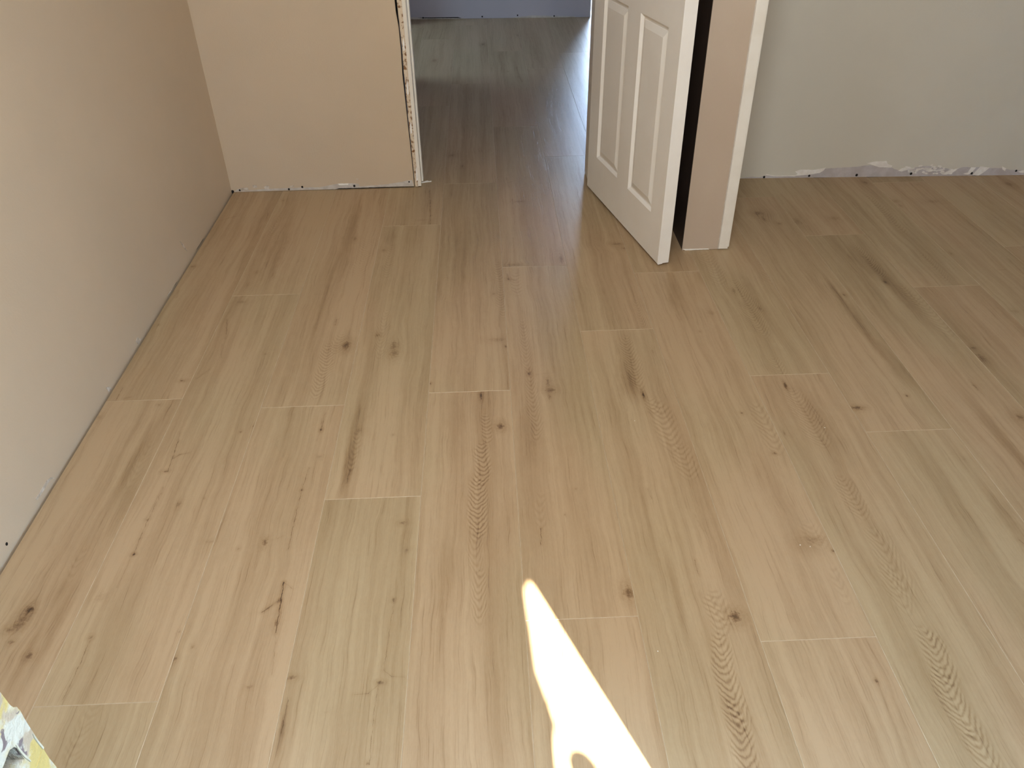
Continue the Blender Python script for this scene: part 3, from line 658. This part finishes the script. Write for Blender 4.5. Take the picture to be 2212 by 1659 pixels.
# knob on both faces, three hinges at the far edge (above the frame of the photograph)
for s in (-1, 1):
    bm = bmesh.new()
    c0 = DP(0.06, 0.95, 0 if s < 0 else TH); ax = nd_ if s < 0 else -nd_
    pv = [(0.030, 0.0), (0.030, 0.006), (0.012, 0.010), (0.011, 0.030), (0.024, 0.040), (0.028, 0.052), (0.022, 0.064), (0.0, 0.068)]
    k = 20; rg_ = []
    for r_, t_ in pv:
        rg_.append([bm.verts.new(c0+ax*t_+du_*(math.cos(6.2832*i/k)*max(r_, .0005))+Vector((0, 0, math.sin(6.2832*i/k)*max(r_, .0005)))) for i in range(k)])
    for r0, r1 in zip(rg_, rg_[1:]):
        for i in range(k): bm.faces.new((r0[i], r0[(i+1) % k], r1[(i+1) % k], r1[i]))
    link('knob', bm, METAL, door)
for z in (0.25, 1.05, 1.8):
    bm = bmesh.new(); c0 = DP(LD+0.004, z, TH+0.004); k = 10
    lo = [c0+Vector((math.cos(6.2832*i/k)*.006, math.sin(6.2832*i/k)*.006, 0)) for i in range(k)]
    link('hinge', prism_bm(lo, (0, 0, 0.09), bm), METAL, door)
# chipped lower corner of the leaf
u0 = DP(0.004, zb, 0.006)
link('chip', prism_bm([DP(-0.0008, zb-0.0035, 0.002), DP(-0.0008, zb-0.0015, 0.018), DP(-0.0008, zb+0.004, 0.020), DP(-0.0008, zb+0.004, 0.001)], du_*0.006), DOORW, door)

# ------------------------------------------------------------ broken plaster on the jamb beside the camera
xS = Vector((XLJ, 0, 0)); nS = Vector((1, 0, 0))
def zs_(x, y): return x/9.27, 1480+y/9.27
sil = [(-420,-420),(-200,-140),(0,130),(100,262),(205,400),(262,442),(338,436),(412,520),(482,655),(560,782),(650,922),(742,1062),(800,1150),(868,1222),(882,1292),(940,1390),(1002,1482),(1120,1622),(1200,1760),(1400,2080)]
P = [on_plane(*zs_(*q), xS, nS) for q in sil]
hole = [(290,1232),(352,1272),(420,1380),(490,1480),(468,1570),(440,1680),(300,1800),(120,1790),(40,1690),(62,1640),(100,1540),(150,1400),(190,1300)]
Hh = [on_plane(*zs_(*q), xS, nS) for q in hole]
zmax = P[0].z; zmin = P[-1].z; y_in = 0.15
# ragged face with the dark hole, as a filled outline
import mathutils
out2 = [Vector((p.y, p.z, 0)) for p in P]+[Vector((y_in, zmin, 0)), Vector((y_in, zmax, 0))]
hol2 = [Vector((p.y, p.z, 0)) for p in Hh]
tri = tessellate_polygon([out2, hol2]); allp = out2+hol2
bm = bmesh.new()
fr = [bm.verts.new((XLJ, p.x, p.y)) for p in allp]; bk = [bm.verts.new((XLJ-0.012, p.x, p.y)) for p in allp]
for t in tri:
    try: bm.faces.new([fr[i] for i in t]); bm.faces.new([bk[i] for i in reversed(t)])
    except ValueError: pass
n1_, n2_ = len(out2), len(hol2)
for off, n_ in ((0, n1_), (n1_, n2_)):
    for i in range(n_):
        j = (i+1) % n_; bm.faces.new((fr[off+i], fr[off+j], bk[off+j], bk[off+i]))
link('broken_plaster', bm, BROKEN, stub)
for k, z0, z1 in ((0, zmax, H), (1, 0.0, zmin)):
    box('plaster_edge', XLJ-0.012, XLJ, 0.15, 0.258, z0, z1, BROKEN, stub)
# flakes curling off the face
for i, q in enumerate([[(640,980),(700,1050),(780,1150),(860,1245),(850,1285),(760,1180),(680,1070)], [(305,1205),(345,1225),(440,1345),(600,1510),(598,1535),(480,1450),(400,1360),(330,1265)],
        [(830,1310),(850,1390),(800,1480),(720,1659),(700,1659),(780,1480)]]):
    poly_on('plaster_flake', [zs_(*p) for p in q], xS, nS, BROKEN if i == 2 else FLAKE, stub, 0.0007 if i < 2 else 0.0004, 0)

# ------------------------------------------------------------ unseen cloth and stake added outside that cut the sunlight to a sliver
YC = -0.30
def back(X, Y, el=SUN_EL):
    t = Y-YC; return Vector((X+SLOPE*t, YC, t/math.cos(math.atan(SLOPE))*math.tan(el)))
edge_px = [(1133,1268),(1134,1290),(1140,1330),(1146,1362),(1151,1400),(1158,1450),(1172,1488),(1184,1520),(1199,1566),(1196,1585),(1196,1610),(1200,1659)]
E_ = [back(ground(*q).x, ground(*q).y) for q in edge_px]
tip = back(ground(1143,1252).x, ground(1143,1252).y); tip2 = back(ground(1156,1262).x, ground(1156,1262).y)
last = E_[-1]
loop = [Vector((0.55, YC, 0.02))]+[Vector((last.x-0.03, YC, 0.02)), Vector((last.x+0.02, YC, 0.5))]+E_[::-1]+[tip, tip2, Vector((2.3, YC, tip2.z+0.02)), Vector((2.3, YC, 3.4)), Vector((0.55, YC, 3.4))]
cl = link('sun_blocker_sheet', prism_bm(loop, (0, -0.004, 0)), CLOTH)
tag(cl, 'added cloth shaped to cast the shadow of the photographer, outside the front doorway, behind the camera', 'cloth')
g1 = ground(1243, 1628); s0 = back(g1.x, g1.y)+Vector((SLOPE*0.03, 0, 0.03/math.cos(math.atan(SLOPE))*math.tan(SUN_EL)+0.001)); bm = bmesh.new(); k = 12
prof = [(0.018, 0), (0.018, s0.z-0.03), (0.015, s0.z-0.012), (0.008, s0.z-0.002), (0.0003, s0.z)]
rr = [[bm.verts.new((s0.x+math.cos(6.2832*i/k)*r_*1.2, YC-0.03+math.sin(6.2832*i/k)*r_, z)) for i in range(k)] for r_, z in prof]
for r0, r1 in zip(rr, rr[1:]):
    for i in range(k): bm.faces.new((r0[i], r0[(i+1) % k], r1[(i+1) % k], r1[i]))
tag(link('sun_blocker_stake', bm, STAKE), 'added round-topped stake shaped to shade the sun patch, outside the front doorway', 'stake')

# ------------------------------------------------------------ litter on the floor
g0 = ground(910, 395)
pxs = [(908,394.8),(916,393.2),(921,391.6),(925,391.2),(926,392.4),(932,391.6),(932,393.4),(922,394.6),(912,396.4)]
P = [ground(*q) for q in pxs]; o0 = P[0].copy()
sp = link('paper_scrap', prism_bm([p-o0+Vector((0, 0, 0.0012)) for p in P], (0, 0, 0.0016)), CRUMB, None, o0)
tag(sp, 'thin white paper sliver on the floor at the foot of the scraped door jamb', 'scrap')
def crumb(px, py, r, label):
    g = ground(px, py); bm = bmesh.new(); bmesh.ops.create_icosphere(bm, subdivisions=1, radius=r)
    rg = random.Random(int(px)); 
    for v in bm.verts: v.co = Vector((v.co.x*rg.uniform(.7, 1.5), v.co.y*rg.uniform(.7, 1.4), max(v.co.z*rg.uniform(.4, .7), -r*.3)))
    zmin_ = min(v.co.z for v in bm.verts)
    o = link('plaster_crumb', bm, CRUMB, None, (g.x, g.y, -zmin_))
    tag(o, label, 'debris', 'plaster crumbs on the floor')
crumb(1728.5, 1177.5, .0014, 'left of two tiny white crumbs beside the big swirled knot')
crumb(1750, 1181, .0011, 'right of two tiny white crumbs beside the big swirled knot')
crumb(1421, 1407, .0013, 'tiny white crumb right of the sunlit patch on the floor')
crumb(1781.5, 924, .0012, 'tiny white crumb on the plank left of the far right end joint')
crumb(1371, 909, .0010, 'tiny white crumb on the plank below the open door')
print('planks', len(cells), 'materials with figure', used)
